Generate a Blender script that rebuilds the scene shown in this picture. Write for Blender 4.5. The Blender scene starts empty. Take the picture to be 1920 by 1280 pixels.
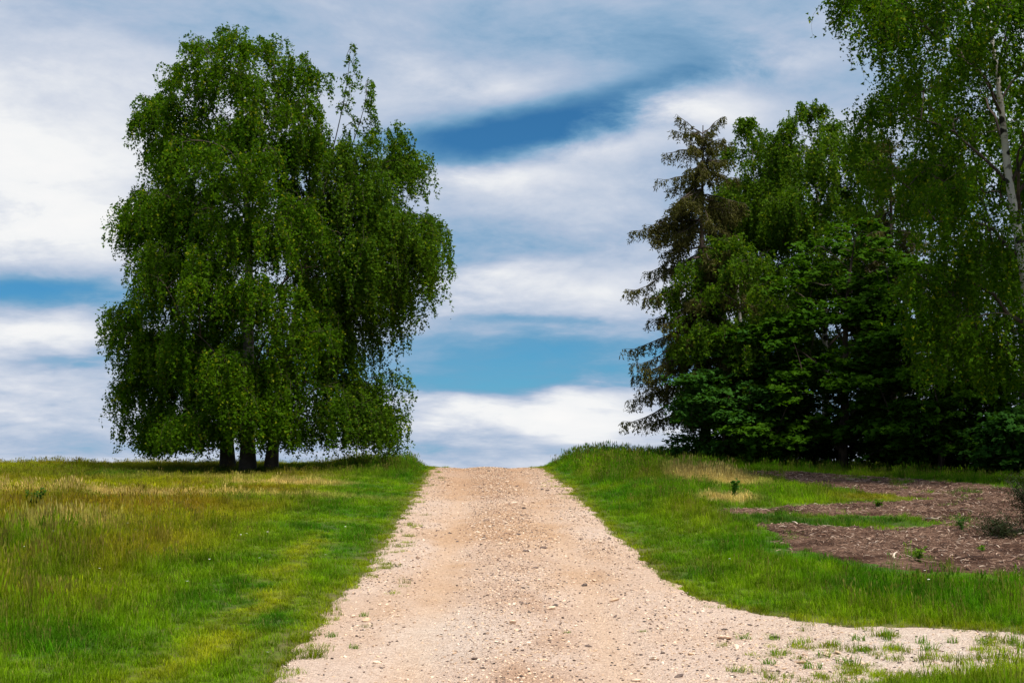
import bpy, math, random
import numpy as np

# ------------------------------------------------------------------ camera, sky, sun, exposure
SC = bpy.context.scene
COL = SC.collection
R = math.radians
cam_d = bpy.data.cameras.new('camera'); cam = bpy.data.objects.new('camera', cam_d); COL.objects.link(cam)
cam_d.sensor_width = 36; cam_d.lens = 50; cam_d.clip_end = 8000
cam.location = (0, 0, 1.6); cam.rotation_euler = (R(90 + 5.33), 0, 0)
SC.camera = cam
SC.view_settings.view_transform = 'Standard'; SC.view_settings.look = 'None'
SC.view_settings.gamma = 1; SC.view_settings.use_curve_mapping = False
SC.view_settings.exposure = 2.1

SUN_DIR = np.array([0.30, -0.36, 0.86]); SUN_DIR /= np.linalg.norm(SUN_DIR)     # towards the sun
SUN_EL = math.asin(SUN_DIR[2]); SUN_AZ = math.atan2(SUN_DIR[0], SUN_DIR[1])
sun_d = bpy.data.lights.new('sun', 'SUN'); sun = bpy.data.objects.new('sun', sun_d); COL.objects.link(sun)
sun_d.energy = 1.5; sun_d.angle = R(10); sun_d.color = (1.0, 0.95, 0.86)
from mathutils import Vector
sun.rotation_euler = Vector(SUN_DIR).to_track_quat('Z', 'Y').to_euler()
sun.location = (20, -10, 40)


class NT:
    """small helper for node trees"""
    def __init__(s, t): s.t = t
    def n(s, typ, **kw):
        nd = s.t.nodes.new(typ)
        for k, v in kw.items(): setattr(nd, k, v)
        return nd
    def set(s, sock, v):
        if isinstance(v, bpy.types.NodeSocket): s.t.links.new(v, sock)
        elif v is not None: sock.default_value = v
    def m(s, op, a, b=None, c=None, clamp=False):
        nd = s.n('ShaderNodeMath', operation=op, use_clamp=clamp)
        for i, v in enumerate((a, b, c)): s.set(nd.inputs[i], v) if v is not None else None
        return nd.outputs[0]
    def vm(s, op, a, b=None):
        nd = s.n('ShaderNodeVectorMath', operation=op); s.set(nd.inputs[0], a)
        if b is not None: s.set(nd.inputs[1], b)
        return nd.outputs[0]
    def mix(s, f, a, b, blend='MIX'):
        nd = s.n('ShaderNodeMix', data_type='RGBA', blend_type=blend)
        s.set(nd.inputs[0], f); s.set(nd.inputs[6], a); s.set(nd.inputs[7], b); return nd.outputs[2]
    def noise(s, vec, scale, detail=4, rough=.5, dist=0):
        nd = s.n('ShaderNodeTexNoise'); s.set(nd.inputs['Vector'], vec); nd.inputs['Scale'].default_value = scale
        nd.inputs['Detail'].default_value = detail; nd.inputs['Roughness'].default_value = rough
        nd.inputs['Distortion'].default_value = dist; return nd.outputs[0]
    def ramp(s, f, stops, interp='LINEAR'):
        nd = s.n('ShaderNodeValToRGB'); s.set(nd.inputs[0], f); e = nd.color_ramp.elements; nd.color_ramp.interpolation = interp
        while len(e) > 1: e.remove(e[0])
        e[0].position = stops[0][0]; e[0].color = (*stops[0][1], 1)
        for p, c in stops[1:]:
            q = e.new(p); q.color = (*c, 1)
        return nd.outputs[0]
    def mr(s, v, a, b, c=0., d=1., smooth=True):
        nd = s.n('ShaderNodeMapRange', interpolation_type='SMOOTHSTEP' if smooth else 'LINEAR')
        s.set(nd.inputs[0], v)
        for i, x in enumerate((a, b, c, d)): nd.inputs[i + 1].default_value = x
        return nd.outputs[0]


W = bpy.data.worlds.new('World'); SC.world = W; W.use_nodes = True
W.node_tree.nodes.clear(); w = NT(W.node_tree)
SKYS = 0.05
tc = w.n('ShaderNodeTexCoord').outputs['Generated']
sky = w.n('ShaderNodeTexSky', sky_type='NISHITA', sun_disc=False, sun_elevation=SUN_EL, sun_rotation=SUN_AZ,
          altitude=1500, air_density=1.0, dust_density=0.2, ozone_density=3.0)
sep = w.n('ShaderNodeSeparateXYZ'); w.set(sep.inputs[0], tc)
sx, sy, sz = sep.outputs
u = w.m('ARCTAN2', sx, sy); v = w.m('ARCSINE', sz)
den = w.m('ADD', w.m('MAXIMUM', sz, 0.0), 0.20)
comb = w.n('ShaderNodeCombineXYZ'); w.set(comb.inputs[0], w.m('DIVIDE', sx, den)); w.set(comb.inputs[1], w.m('DIVIDE', sy, den))
plane = comb.outputs[0]
n1 = w.noise(plane, 1.9, 10, .60, .35)
n2 = w.noise(w.vm('ADD', plane, (7.3, 2.1, 0)), 5.0, 9, .65, .3)
n3 = w.noise(w.vm('ADD', plane, (3.3, 9.1, 2)), 2.8, 5, .5)
# ragged edges: the cloud banks are placed by direction, warped with noise
uw = w.m('ADD', u, w.m('MULTIPLY', w.m('SUBTRACT', n2, .5), .10))
vw = w.m('ADD', v, w.m('MULTIPLY', w.m('SUBTRACT', n3, .5), .050))
def bank(px, py, hx, hy, amp, rot=0.0):
    u0 = (px - 960) / 2667; v0 = (889 - py) / 2667 * .985; a = hx / 2667; b = hy / 2667
    du = w.m('SUBTRACT', uw, u0); dv = w.m('SUBTRACT', vw, v0); c, s_ = math.cos(rot), math.sin(rot)
    p = w.m('DIVIDE', w.m('ADD', w.m('MULTIPLY', du, c), w.m('MULTIPLY', dv, s_)), a)
    q = w.m('DIVIDE', w.m('SUBTRACT', w.m('MULTIPLY', dv, c), w.m('MULTIPLY', du, s_)), b)
    d = w.m('ADD', w.m('MULTIPLY', p, p), w.m('MULTIPLY', q, q))
    return w.m('MULTIPLY', w.m('EXPONENT', w.m('MULTIPLY', d, -1.0)), amp)
C = w.m('ADD', .555, w.m('MULTIPLY', w.m('SUBTRACT', n1, .5), .85))
C = w.m('ADD', C, w.m('MULTIPLY', w.m('SUBTRACT', n2, .5), .36))
for b in [(950, 248, 230, 46, -.62, 0.10), (1150, 175, 250, 44, -.36, .22), (1120, 60, 420, 60, -.16), (60, 570, 190, 34, -.55),
          (980, 655, 380, 40, -.44), (930, 715, 330, 34, -.42), (150, 690, 110, 14, -.22), (1000, 590, 160, 14, -.20),
          (80, 290, 300, 110, .38), (140, 440, 200, 60, .34), (900, 320, 170, 22, .28), (1310, 215, 140, 45, .34), (1150, 280, 160, 24, .2),
          (980, 520, 230, 42, .32), (950, 785, 330, 42, .30), (90, 650, 200, 26, .22), (60, 770, 260, 60, .10), (910, 140, 110, 28, .16),
          (1500, 110, 150, 40, .16), (400, 60, 300, 50, -.06), (1000, 420, 300, 40, -.05), (100, 20, 200, 40, -.05)]:
    C = w.m('ADD', C, bank(*b))
k = 1 / (SKYS * 2 ** 2.1)
blue = w.mix(1.0, sky.outputs[0], (.115, .30, .39, 1), 'MULTIPLY')
cloud = w.ramp(C, [(.20, (.17, .37, .56)), (.38, (.26, .43, .62)), (.52, (.42, .52, .68)), (.68, (.64, .69, .79)), (.84, (.90, .91, .92)), (1.0, (.97, .96, .95))])
cloud = w.mix(1.0, cloud, (k, k, k, 1), 'MULTIPLY')
skycol = w.mix(w.mr(C, -.06, .50), blue, cloud)
bg = w.n('ShaderNodeBackground'); w.set(bg.inputs[0], skycol); bg.inputs[1].default_value = SKYS
W.node_tree.links.new(bg.outputs[0], w.n('ShaderNodeOutputWorld').inputs[0])

# ------------------------------------------------------------------ maths helpers
def ss(a, b, x):
    t = np.clip((np.asarray(x, float) - a) / (b - a), 0, 1); return t * t * (3 - 2 * t)
def _h(ix, iy, seed):
    n = (ix.astype(np.int64) * 374761393 + iy.astype(np.int64) * 668265263 + seed * 982451653) & 0xffffffff
    n = ((n ^ (n >> 13)) * 1274126177) & 0xffffffff
    return ((n ^ (n >> 16)) & 0xffff) / 65535.0
def vnoise(x, y, seed=0):
    x = np.asarray(x, float); y = np.asarray(y, float); ix = np.floor(x); iy = np.floor(y); fx = x - ix; fy = y - iy
    fx = fx * fx * (3 - 2 * fx); fy = fy * fy * (3 - 2 * fy)
    a = _h(ix, iy, seed); b = _h(ix + 1, iy, seed); c = _h(ix, iy + 1, seed); d = _h(ix + 1, iy + 1, seed)
    return (a + (b - a) * fx) * (1 - fy) + (c + (d - c) * fx) * fy
def fbm(x, y, seed=0, oct=4):
    s = 0; a = .5; t = 0
    for o in range(oct):
        s = s + a * vnoise(np.asarray(x) * 2 ** o, np.asarray(y) * 2 ** o, seed + o * 17); t += a; a *= .5
    return s / t - .5
rng = np.random.default_rng(7)

# ------------------------------------------------------------------ terrain
_g = np.arange(-80, 4000, .25)
_s = np.interp(_g, [-80, 4, 10, 43, 56, 120, 200, 4000], [0, .02, .05, .05, -.04, -.04, 0, 0])
_z = np.cumsum(_s) * .25; _z -= np.interp(10, _g, _z)
def prof(Y): return np.interp(Y, _g, _z)
def xc(Y): return -0.83 * np.clip((np.asarray(Y, float) - 15) / 32.4, 0, 3) ** 1.3
def road_d(X, Y):
    """signed distance (about) to the gravel, negative on it"""
    X = np.asarray(X, float); Y = np.asarray(Y, float)
    d1 = np.abs(X - xc(Y)) - 1.76
    yu = np.interp(X, [1.4, 1.69, 1.75, 1.99, 2.47, 3.1, 4.58, 12, 60], [30, 19.5, 17.3, 15.3, 14.2, 13.28, 12.9, 12.6, 12.4])
    d2 = (Y - yu) * .7
    isl = (Y - (0.36 * (X - 3.1) + 11.05 - .3 * ss(5, 9, X))) * .8
    isl = np.maximum(isl, (X - 16) * .5)
    side = np.where(X > 0, np.maximum(d2, -isl), 9)
    d = np.minimum(d1, side)
    return d + .26 * fbm(X * 1.1, Y * 1.1, 3) + .26 * fbm(X * 4, Y * 4, 5, 3)
def poly_sd(P, X, Y):
    X = np.asarray(X, float); Y = np.asarray(Y, float); d = np.full(X.shape, 1e9); ins = np.zeros(X.shape, bool)
    n = len(P)
    for i in range(n):
        ax, ay = P[i]; bx, by = P[(i + 1) % n]; ex, ey = bx - ax, by - ay
        t = np.clip(((X - ax) * ex + (Y - ay) * ey) / (ex * ex + ey * ey), 0, 1)
        d = np.minimum(d, np.hypot(X - ax - t * ex, Y - ay - t * ey))
        if ay != by:
            c = ((ay > Y) != (by > Y)) & (X < (bx - ax) * (Y - ay) / (by - ay) + ax); ins ^= c
    return np.where(ins, -d, d)
CLEAR = [(5.6, 39.6), (6.1, 40.2), (7.9, 39.3), (9.8, 35.4), (11.1, 30.9), (17, 26.5), (18, 15.0), (9, 16.4), (6.1, 16.8), (4.8, 17.3), (3.8, 19.2), (3.6, 21.1), (3.7, 26.2), (5.2, 36)]
NOTCH = [[(3, 37.8), (5.6, 37.4), (6.0, 36.6), (6.36, 32.9), (6.9, 30.8), (7.7, 28.8), (8.1, 28.2), (7.4, 27.6), (6.0, 27.0), (4.6, 26.1), (3, 26.3)],
         [(3, 25.3), (4.4, 25.2), (5.5, 24.7), (6.66, 24.2), (6.9, 23.4), (6.26, 22.9), (5.4, 22.8), (4.5, 23.1), (3, 23.1)]]
def clear_d(X, Y):
    d = poly_sd(CLEAR, X, Y)
    for nn in NOTCH: d = np.maximum(d, -poly_sd(nn, X, Y))
    return d + .8 * fbm(X * 1.3, Y * .8, 31) + .7 * fbm(X * 4, Y * 2.5, 37, 3)
def bankh(X, Y):
    d = np.abs(X - xc(Y)) - 1.78
    far = ss(14, 35, Y)
    return ss(0, 2.0, d) * (.04 + np.where(X > 0, .22, .02) * far) + ss(0, .9, d) * np.where(X > 0, .05, .05) * ss(36, 44, Y) * (1 - ss(2.5, 5, d) * .4)
def prof2(X, Y): return prof(Y - ss(4, 12.5, X) * np.clip(np.minimum(Y, 60) - 33, 0, None) * .75)
def ground_z(X, Y):
    z = prof2(X, Y) + bankh(X, Y) + .05 * fbm(X * .5, Y * .5, 11) + .03 * fbm(X * 2, Y * 2, 13, 3)
    d = road_d(X, Y)
    return z - .09 * (1 - ss(-.25, .10, d))
def road_z(X, Y):
    t = X - xc(Y); main = 1 - ss(1.6, 2.4, np.abs(t))
    rut = -.028 * (np.exp(-((t + .80) / .28) ** 2) + np.exp(-((t - .85) / .28) ** 2)) + .018 * np.exp(-(t / .35) ** 2)
    d = road_d(X, Y)
    return prof(Y) + bankh(X, Y) * (X > 1.9) + rut * main + .018 * fbm(X * 1.3, Y * .9, 21) + .012 * fbm(X * 7, Y * 7, 23, 3) - .10 * ss(-.02, .28, d) + .012

# ------------------------------------------------------------------ mesh helpers
def mesh_np(name, V, F, smooth=False, colors=None):
    """V (n,3); F (m,k) faces"""
    V = np.ascontiguousarray(V, np.float32); F = np.ascontiguousarray(F, np.int32); m, kk = F.shape
    me = bpy.data.meshes.new(name); me.vertices.add(len(V)); me.vertices.foreach_set('co', V.ravel())
    me.loops.add(m * kk); me.loops.foreach_set('vertex_index', F.ravel()); me.polygons.add(m)
    me.polygons.foreach_set('loop_start', np.arange(0, m * kk, kk, dtype=np.int32))
    if smooth: me.polygons.foreach_set('use_smooth', np.ones(m, bool))
    if colors is not None:
        a = me.attributes.new('col', 'FLOAT_COLOR', 'POINT'); c = np.ones((len(V), 4), np.float32); c[:, :3] = colors
        a.data.foreach_set('color', c.ravel())
    me.update(calc_edges=True); me.validate(verbose=False); return me
def obj(name, me, mat=None, parent=None):
    if mat is not None and len(me.materials) == 0: me.materials.append(mat)
    o = bpy.data.objects.new(name, me); COL.objects.link(o)
    if parent: o.parent = parent
    return o
def tag(o, label=None, cat=None, group=None, kind=None):
    if label: o['label'] = label
    if cat: o['category'] = cat
    if group: o['group'] = group
    if kind: o['kind'] = kind
    return o
def empty(name, loc):
    o = bpy.data.objects.new(name, None); COL.objects.link(o); o.location = loc; o.empty_display_size = .2; return o
class MB:
    """collects tubes of quads"""
    def __init__(s): s.V = []; s.F = []; s.n = 0
    def tube(s, P, rad, k=6):
        P = np.asarray(P, float); n = len(P); rad = np.broadcast_to(np.asarray(rad, float), (n,))
        T = np.gradient(P, axis=0); T /= np.linalg.norm(T, axis=1)[:, None] + 1e-9
        up = np.array([.31, .95, .05]); A = np.cross(T, up); A /= np.linalg.norm(A, axis=1)[:, None] + 1e-9; B = np.cross(T, A)
        th = np.arange(k) / k * 2 * np.pi
        ring = P[:, None, :] + rad[:, None, None] * (np.cos(th)[None, :, None] * A[:, None, :] + np.sin(th)[None, :, None] * B[:, None, :])
        s.V.append(ring.reshape(-1, 3))
        i = np.arange(n - 1)[:, None] * k + np.arange(k)[None, :]; j = np.arange(n - 1)[:, None] * k + (np.arange(k)[None, :] + 1) % k
        s.F.append((np.stack([i, j, j + k, i + k], -1).reshape(-1, 4)) + s.n); s.n += n * k
    def mesh(s, name): return mesh_np(name, np.concatenate(s.V), np.concatenate(s.F), True)
def unit(a): return a / (np.linalg.norm(a, axis=-1, keepdims=True) + 1e-9)
def diamonds(P, A, S, L, Wd, fold=.18):
    """leaf faces: base, side, tip, side"""
    N = np.cross(A, S); L = L[:, None]; Wd = Wd[:, None]
    V = np.stack([P, P + A * L * .42 + S * Wd * .5 + N * Wd * fold, P + A * L, P + A * L * .42 - S * Wd * .5 + N * Wd * fold], 1).reshape(-1, 3)
    return V, np.arange(len(P) * 4).reshape(-1, 4)

def deltoids(P, A, S, L, Wd):
    """small three-cornered birch leaves"""
    L = L[:, None]; Wd = Wd[:, None]
    V = np.stack([P + S * Wd * .5, P + A * L, P - S * Wd * .5], 1).reshape(-1, 3)
    return V, np.arange(len(P) * 3).reshape(-1, 3)

# ------------------------------------------------------------------ materials
def mat(name):
    m = bpy.data.materials.new(name); m.use_nodes = True; m.node_tree.nodes.clear(); return m, NT(m.node_tree)
def finish(m, t, surf): t.t.links.new(surf, t.n('ShaderNodeOutputMaterial').inputs[0]); return m
def principled(t, col, rough=.8, bump=None, bstr=.5, bdist=.02, spec=.3):
    p = t.n('ShaderNodeBsdfPrincipled'); t.set(p.inputs['Base Color'], col); t.set(p.inputs['Roughness'], rough)
    p.inputs['Specular IOR Level'].default_value = spec
    if bump is not None:
        b = t.n('ShaderNodeBump'); b.inputs['Strength'].default_value = bstr; b.inputs['Distance'].default_value = bdist
        t.set(b.inputs['Height'], bump); t.set(p.inputs['Normal'], b.outputs[0])
    return p.outputs[0]
def leaf_mat(name, dark, light, trans=.35, tcol=None, rough=.55, alt=None, nscale=.45):
    m, t = mat(name); geo = t.n('ShaderNodeNewGeometry')
    n = t.noise(geo.outputs['Position'], nscale, 3)
    f = t.m('ADD', t.m('MULTIPLY', geo.outputs['Random Per Island'], .65), t.m('MULTIPLY', t.m('SUBTRACT', n, .35), 1.1), clamp=True)
    c = t.mix(f, (*dark, 1), (*light, 1))
    if alt is not None: c = t.mix(t.mr(geo.outputs['Random Per Island'], .93, .96), c, (*alt, 1))
    d = principled(t, c, .7, spec=.04)
    tr = t.n('ShaderNodeBsdfTranslucent'); t.set(tr.inputs[0], t.mix(1.0, c, (*(tcol or (1.9, 1.9, .5)), 1), 'MULTIPLY'))
    mx = t.n('ShaderNodeMixShader'); mx.inputs[0].default_value = trans
    t.t.links.new(d, mx.inputs[1]); t.t.links.new(tr.outputs[0], mx.inputs[2])
    return finish(m, t, mx.outputs[0])
M = {}
M['birch_leaf'] = leaf_mat('birch_leaf', (.016, .056, .001), (.076, .150, .003), .36, alt=(.17, .20, .008), nscale=.7)
M['birch_leaf_far'] = leaf_mat('birch_leaf_far', (.020, .058, .003), (.078, .146, .006), .36, alt=(.15, .19, .012), nscale=.7)
M['broad_leaf'] = leaf_mat('broad_leaf', (.014, .052, .002), (.056, .130, .005), .32)
M['shrub_leaf'] = leaf_mat('shrub_leaf', (.014, .054, .007), (.038, .105, .012), .28)
M['larch_needle'] = leaf_mat('larch_needle', (.038, .044, .009), (.090, .084, .024), .2, nscale=1.2)
M['spruce_needle'] = leaf_mat('spruce_needle', (.010, .022, .006), (.024, .046, .010), .1)
M['juniper_leaf'] = leaf_mat('juniper_leaf', (.014, .022, .010), (.035, .045, .016), .1)
M['weed_leaf'] = leaf_mat('weed_leaf', (.06, .14, .012), (.14, .22, .02), .35)
M['dark_weed_leaf'] = leaf_mat('dark_weed_leaf', (.02, .07, .01), (.045, .12, .015), .3)
def bark(name, base, marks, lo, hi, vertical=False, foot=0):
    m, t = mat(name); co = t.n('ShaderNodeTexCoord').outputs['Object']
    mp = t.n('ShaderNodeMapping'); t.set(mp.inputs[0], co); mp.inputs['Scale'].default_value = (9, 9, 1.3) if vertical else (2.2, 2.2, 6)
    a = t.noise(mp.outputs[0], 1.6, 5, .65); b = t.noise(co, 2.2, 4, .6)
    f = t.mr(t.m('ADD', t.m('MULTIPLY', a, .7), t.m('MULTIPLY', b, .5)), lo, hi)
    c = t.mix(f, (*base, 1), (*marks, 1)); c = t.mix(t.mr(b, .35, .7, 0, .5), c, tuple(x * .72 for x in base) + (1,))
    if not vertical:
        mv = t.n('ShaderNodeMapping'); t.set(mv.inputs[0], t.vm('ADD', co, t.vm('MULTIPLY', t.n('ShaderNodeTexNoise').outputs['Color'], (.1, .1, .1)))); mv.inputs['Scale'].default_value = (2.2, 2.2, 2.9)
        vv = t.n('ShaderNodeTexVoronoi', feature='F1'); t.set(vv.inputs['Vector'], mv.outputs[0]); vv.inputs['Scale'].default_value = 1.0
        c = t.mix(t.mr(t.m('ADD', vv.outputs['Distance'], t.m('MULTIPLY', a, .15)), .33, .38, 1, 0), c, (.02, .018, .016, 1))
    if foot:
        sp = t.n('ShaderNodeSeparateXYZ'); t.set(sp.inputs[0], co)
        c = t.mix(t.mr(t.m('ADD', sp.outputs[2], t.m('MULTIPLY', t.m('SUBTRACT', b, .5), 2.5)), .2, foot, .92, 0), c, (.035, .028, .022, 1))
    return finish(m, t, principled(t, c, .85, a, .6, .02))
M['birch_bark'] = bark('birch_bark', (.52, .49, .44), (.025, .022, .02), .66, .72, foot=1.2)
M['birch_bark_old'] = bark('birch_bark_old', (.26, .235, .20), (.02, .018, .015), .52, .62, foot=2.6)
M['twig_bark'] = bark('twig_bark', (.085, .06, .045), (.03, .022, .018), .5, .7)
M['brown_bark'] = bark('brown_bark', (.10, .07, .05), (.025, .018, .014), .5, .65, True)

# ground: vertex colours carry the meadow's colour patches
m, t = mat('meadow_soil'); at = t.n('ShaderNodeAttribute', attribute_name='col'); geo = t.n('ShaderNodeNewGeometry')
nn = t.noise(geo.outputs['Position'], 9, 6, .65); c = t.mix(t.mr(nn, .35, .65), at.outputs['Color'], t.mix(.6, at.outputs['Color'], (.07, .05, .03, 1)))
M['soil'] = finish(m, t, principled(t, c, .95, nn, .8, .05, .1))
m, t = mat('gravel'); at = t.n('ShaderNodeAttribute', attribute_name='col'); pos = t.n('ShaderNodeNewGeometry').outputs['Position']
vo = t.n('ShaderNodeTexVoronoi', feature='F1'); t.set(vo.inputs['Vector'], pos); vo.inputs['Scale'].default_value = 42
vo2 = t.n('ShaderNodeTexVoronoi', feature='F1'); t.set(vo2.inputs['Vector'], pos); vo2.inputs['Scale'].default_value = 110
fine = t.noise(pos, 60, 5, .7); big = t.noise(pos, 1.3, 4, .6)
hsep = t.n('ShaderNodeSeparateColor'); t.set(hsep.inputs[0], vo.outputs['Color'])
cell = t.ramp(hsep.outputs[0], [(0, (.70, .62, .58)), (.35, (.95, .9, .86)), (.75, (1.05, 1.03, 1.0)), (1, (1.22, 1.22, 1.24))])
c = t.mix(.75, at.outputs['Color'], t.mix(1.0, at.outputs['Color'], cell, 'MULTIPLY'))
c = t.mix(t.mr(fine, .58, .68, 0, .5), c, (.20, .13, .085, 1))
hgt = t.m('ADD', t.m('MULTIPLY', vo.outputs['Distance'], -1.0), t.m('ADD', t.m('MULTIPLY', vo2.outputs['Distance'], -.5), t.m('MULTIPLY', fine, .8)))
M['gravel'] = finish(m, t, principled(t, c, .9, hgt, .9, .03, .2))
m, t = mat('stone'); oi = t.n('ShaderNodeObjectInfo'); pos = t.n('ShaderNodeNewGeometry').outputs['Position']
c = t.ramp(oi.outputs['Random'], [(0, (.04, .032, .03)), (.20, (.13, .09, .075)), (.36, (.36, .24, .16)), (.5, (.60, .41, .265)), (.85, (.70, .53, .39)), (1, (.74, .62, .5))])
nz = t.noise(pos, 35, 4, .6); c = t.mix(t.mr(nz, .4, .7, 0, .45), c, (.22, .16, .12, 1))
M['stone'] = finish(m, t, principled(t, c, .85, nz, .4, .01, .25))
m, t = mat('bark_mulch'); pos = t.n('ShaderNodeNewGeometry').outputs['Position']
a = t.noise(pos, 14, 6, .7); b = t.noise(pos, 1.1, 4)
c = t.ramp(a, [(.3, (.035, .022, .018)), (.5, (.135, .076, .050)), (.7, (.25, .155, .105))])
c = t.mix(t.mr(b, .38, .60), c, t.mix(1.0, c, (.36, .30, .27, 1), 'MULTIPLY'))
M['mulch'] = finish(m, t, principled(t, c, .95, a, 1.0, .06, .1))
m, t = mat('wood_chip'); oi = t.n('ShaderNodeObjectInfo')
c = t.ramp(oi.outputs['Random'], [(0, (.035, .022, .018)), (.35, (.125, .068, .045)), (.7, (.25, .15, .105)), (.9, (.40, .27, .19)), (1, (.58, .46, .36))])
M['chip'] = finish(m, t, principled(t, c, .9, spec=.15))
m, t = mat('grass_blade'); at = t.n('ShaderNodeAttribute', attribute_name='gcol', attribute_type='INSTANCER')
geo = t.n('ShaderNodeNewGeometry'); c = at.outputs['Color']
c = t.mix(t.mr(geo.outputs['Random Per Island'], .2, 1.0, 0, .55), c, t.mix(1.0, c, (1.7, 1.45, 1.2, 1), 'MULTIPLY'))
c = t.mix(t.mr(geo.outputs['Random Per Island'], .88, .92, 0, .6), c, (.24, .18, .06, 1))
d = principled(t, c, .7, spec=.05); tr = t.n('ShaderNodeBsdfTranslucent'); t.set(tr.inputs[0], t.mix(1.0, c, (1.4, 1.5, .7, 1), 'MULTIPLY'))
mx = t.n('ShaderNodeMixShader'); mx.inputs[0].default_value = .35; t.t.links.new(d, mx.inputs[1]); t.t.links.new(tr.outputs[0], mx.inputs[2])
M['grass'] = finish(m, t, mx.outputs[0])
def flat(name, col, rough=.7):
    m, t = mat(name); n = t.noise(t.n('ShaderNodeNewGeometry').outputs['Position'], 20, 3)
    return finish(m, t, principled(t, t.mix(n, tuple(x * .75 for x in col) + (1,), tuple(min(1, x * 1.2) for x in col) + (1,)), rough))
M['petal'] = flat('petal', (.75, .73, .68)); M['yellow'] = flat('yellow_petal', (.65, .5, .05)); M['stem'] = flat('stem', (.05, .11, .015))

# ------------------------------------------------------------------ meadow colours
GREEN = np.array([.040, .130, .001]); LIME = np.array([.118, .212, .002]); YELL = np.array([.26, .25, .006]); OCHRE = np.array([.25, .195, .008])
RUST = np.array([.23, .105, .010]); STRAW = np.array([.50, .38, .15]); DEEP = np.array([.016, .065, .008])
def el(X, Y, x0, y0, a, b, rot=0):
    c, s = math.cos(rot), math.sin(rot); dx = X - x0; dy = Y - y0
    p = (dx * c + dy * s) / a; q = (-dx * s + dy * c) / b
    return np.exp(-(p * p + q * q) ** 1.5)
def straw_mask(X, Y):
    nz = fbm(X * .9, Y * .5, 51) * 1.2
    s = el(X, Y, -5.6, 35.8, 1.7, .8) + 1.1 * el(X, Y, -9.0, 31.8, 5.5, .9, -.12) + .7 * el(X, Y, -7.2, 22.8, 1.6, .8, .9)
    s = s + 2.4 * el(X, Y, 4.9, 34.6, .85, 2.6, .12) + 1.2 * el(X, Y, 4.25, 28.2, .55, 1.0) + .45 * el(X, Y, -7.5, 38.4, 3.5, .6)
    return np.clip(s + nz * s * 1.6 - .06, 0, 1)
def grass_color(X, Y):
    """per point: colour of the grass growing there"""
    n1 = fbm(X * .45, Y * .30, 61); n2 = fbm(X * 1.3, Y * .8, 67); n3 = fbm(X * .25, Y * .5, 71)
    left = X < xc(Y)
    dr = np.abs(X - xc(Y)) - 1.78
    c = GREEN + (LIME - GREEN) * np.clip(.40 + n2 * 2.2, 0, 1)[:, None]
    oc = np.where(left, ss(1.3, 3.8, dr) * ss(11.5, 16, Y) * np.clip(.72 + n1 * 2.4, 0, 1), np.clip(n1 * 1.4 - .12, 0, .5))
    c = c + (np.where((n3 > -.03)[:, None], OCHRE, YELL) - c) * (oc * .85)[:, None]
    ru = np.where(left, np.clip(el(X, Y, -8.5, 28, 4.2, 2.2) + .7 * el(X, Y, -5.0, 33.0, 1.8, 1.4) + .45 * el(X, Y, -5, 18, 1.6, 2.5) + n2 * .7, 0, 1) * ss(2, 4, dr), 0)
    ru = np.maximum(ru, .9 * el(X, Y, 7.2, 28.5, .9, 1.0))
    ru = np.maximum(ru, .45 * el(X, Y, 3.3, 26, .7, 3.0))
    c = c + (RUST - c) * (ru * .40)[:, None]
    dp = np.where(left, .8 * el(X, Y, -10.5, 40.5, 6.5, 2.6) + .6 * el(X, Y, -7, 43, 5, 2.5), np.clip(el(X, Y, 5.3, 23.6, 1.8, .8) + .8 * el(X, Y, 4.4, 25.0, .6, 1.5), 0, 1))  # darker green around and left of the birch clump, and by the bare patch
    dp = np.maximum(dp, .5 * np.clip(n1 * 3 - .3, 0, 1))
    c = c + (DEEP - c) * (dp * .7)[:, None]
    worn = np.where(left, np.clip(.55 + 3 * n2, 0, 1) * np.exp(-((dr - .95 + .9 * n1) / .28) ** 2) * ss(9, 12, Y) * (1 - ss(20, 28, Y)), 0)
    c = c + (YELL - c) * (worn * .65)[:, None]
    edge = 1 - ss(.0, .45, road_d(X, Y))
    c = c + (YELL * .8 - c) * (edge * .45)[:, None]
    lr = np.where(~left, el(X, Y, 5, 10.8, 2.4, 1.1), 0)
    c = c + (np.array([.22, .31, .010]) - c) * (lr * .85)[:, None]
    s = straw_mask(X, Y); c = c + (STRAW - c) * (s * .85)[:, None]
    return c
def grass_height(X, Y):
    left = X < xc(Y); dr = np.abs(X - xc(Y)) - 1.78; rd = road_d(X, Y); n = fbm(X * .8, Y * .6, 81)
    h = np.where(left, .075 + .115 * ss(1.4, 4.5, dr) * (1 - .72 * ss(22, 36, Y)), .075 + .045 * ss(.6, 2, dr) - .035 * ss(3.2, 4.2, X) * ss(15.5, 17, Y)) * (1 + n * 1.2)
    h = h + np.where(left, .07 * ss(2.0, 3.2, dr) * (1 - ss(12, 16, Y)), 0)
    h = h + .12 * np.where(left, 0, ss(30, 44, Y) * ss(.3, 1, dr)) + .12 * np.where(left, ss(38, 44, Y) * ss(.2, .8, dr) * (1 - ss(2, 4, dr)), 0)
    worn = np.where(left, np.exp(-((dr - .95) / .30) ** 2) * ss(9, 12, Y) * (1 - ss(22, 30, Y)), 0)
    h = h * (1 - .60 * worn) * (.48 + .52 * ss(.0, .7, rd)) * (1 + .25 * straw_mask(X, Y))
    return np.clip(h, .045, .6)

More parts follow.
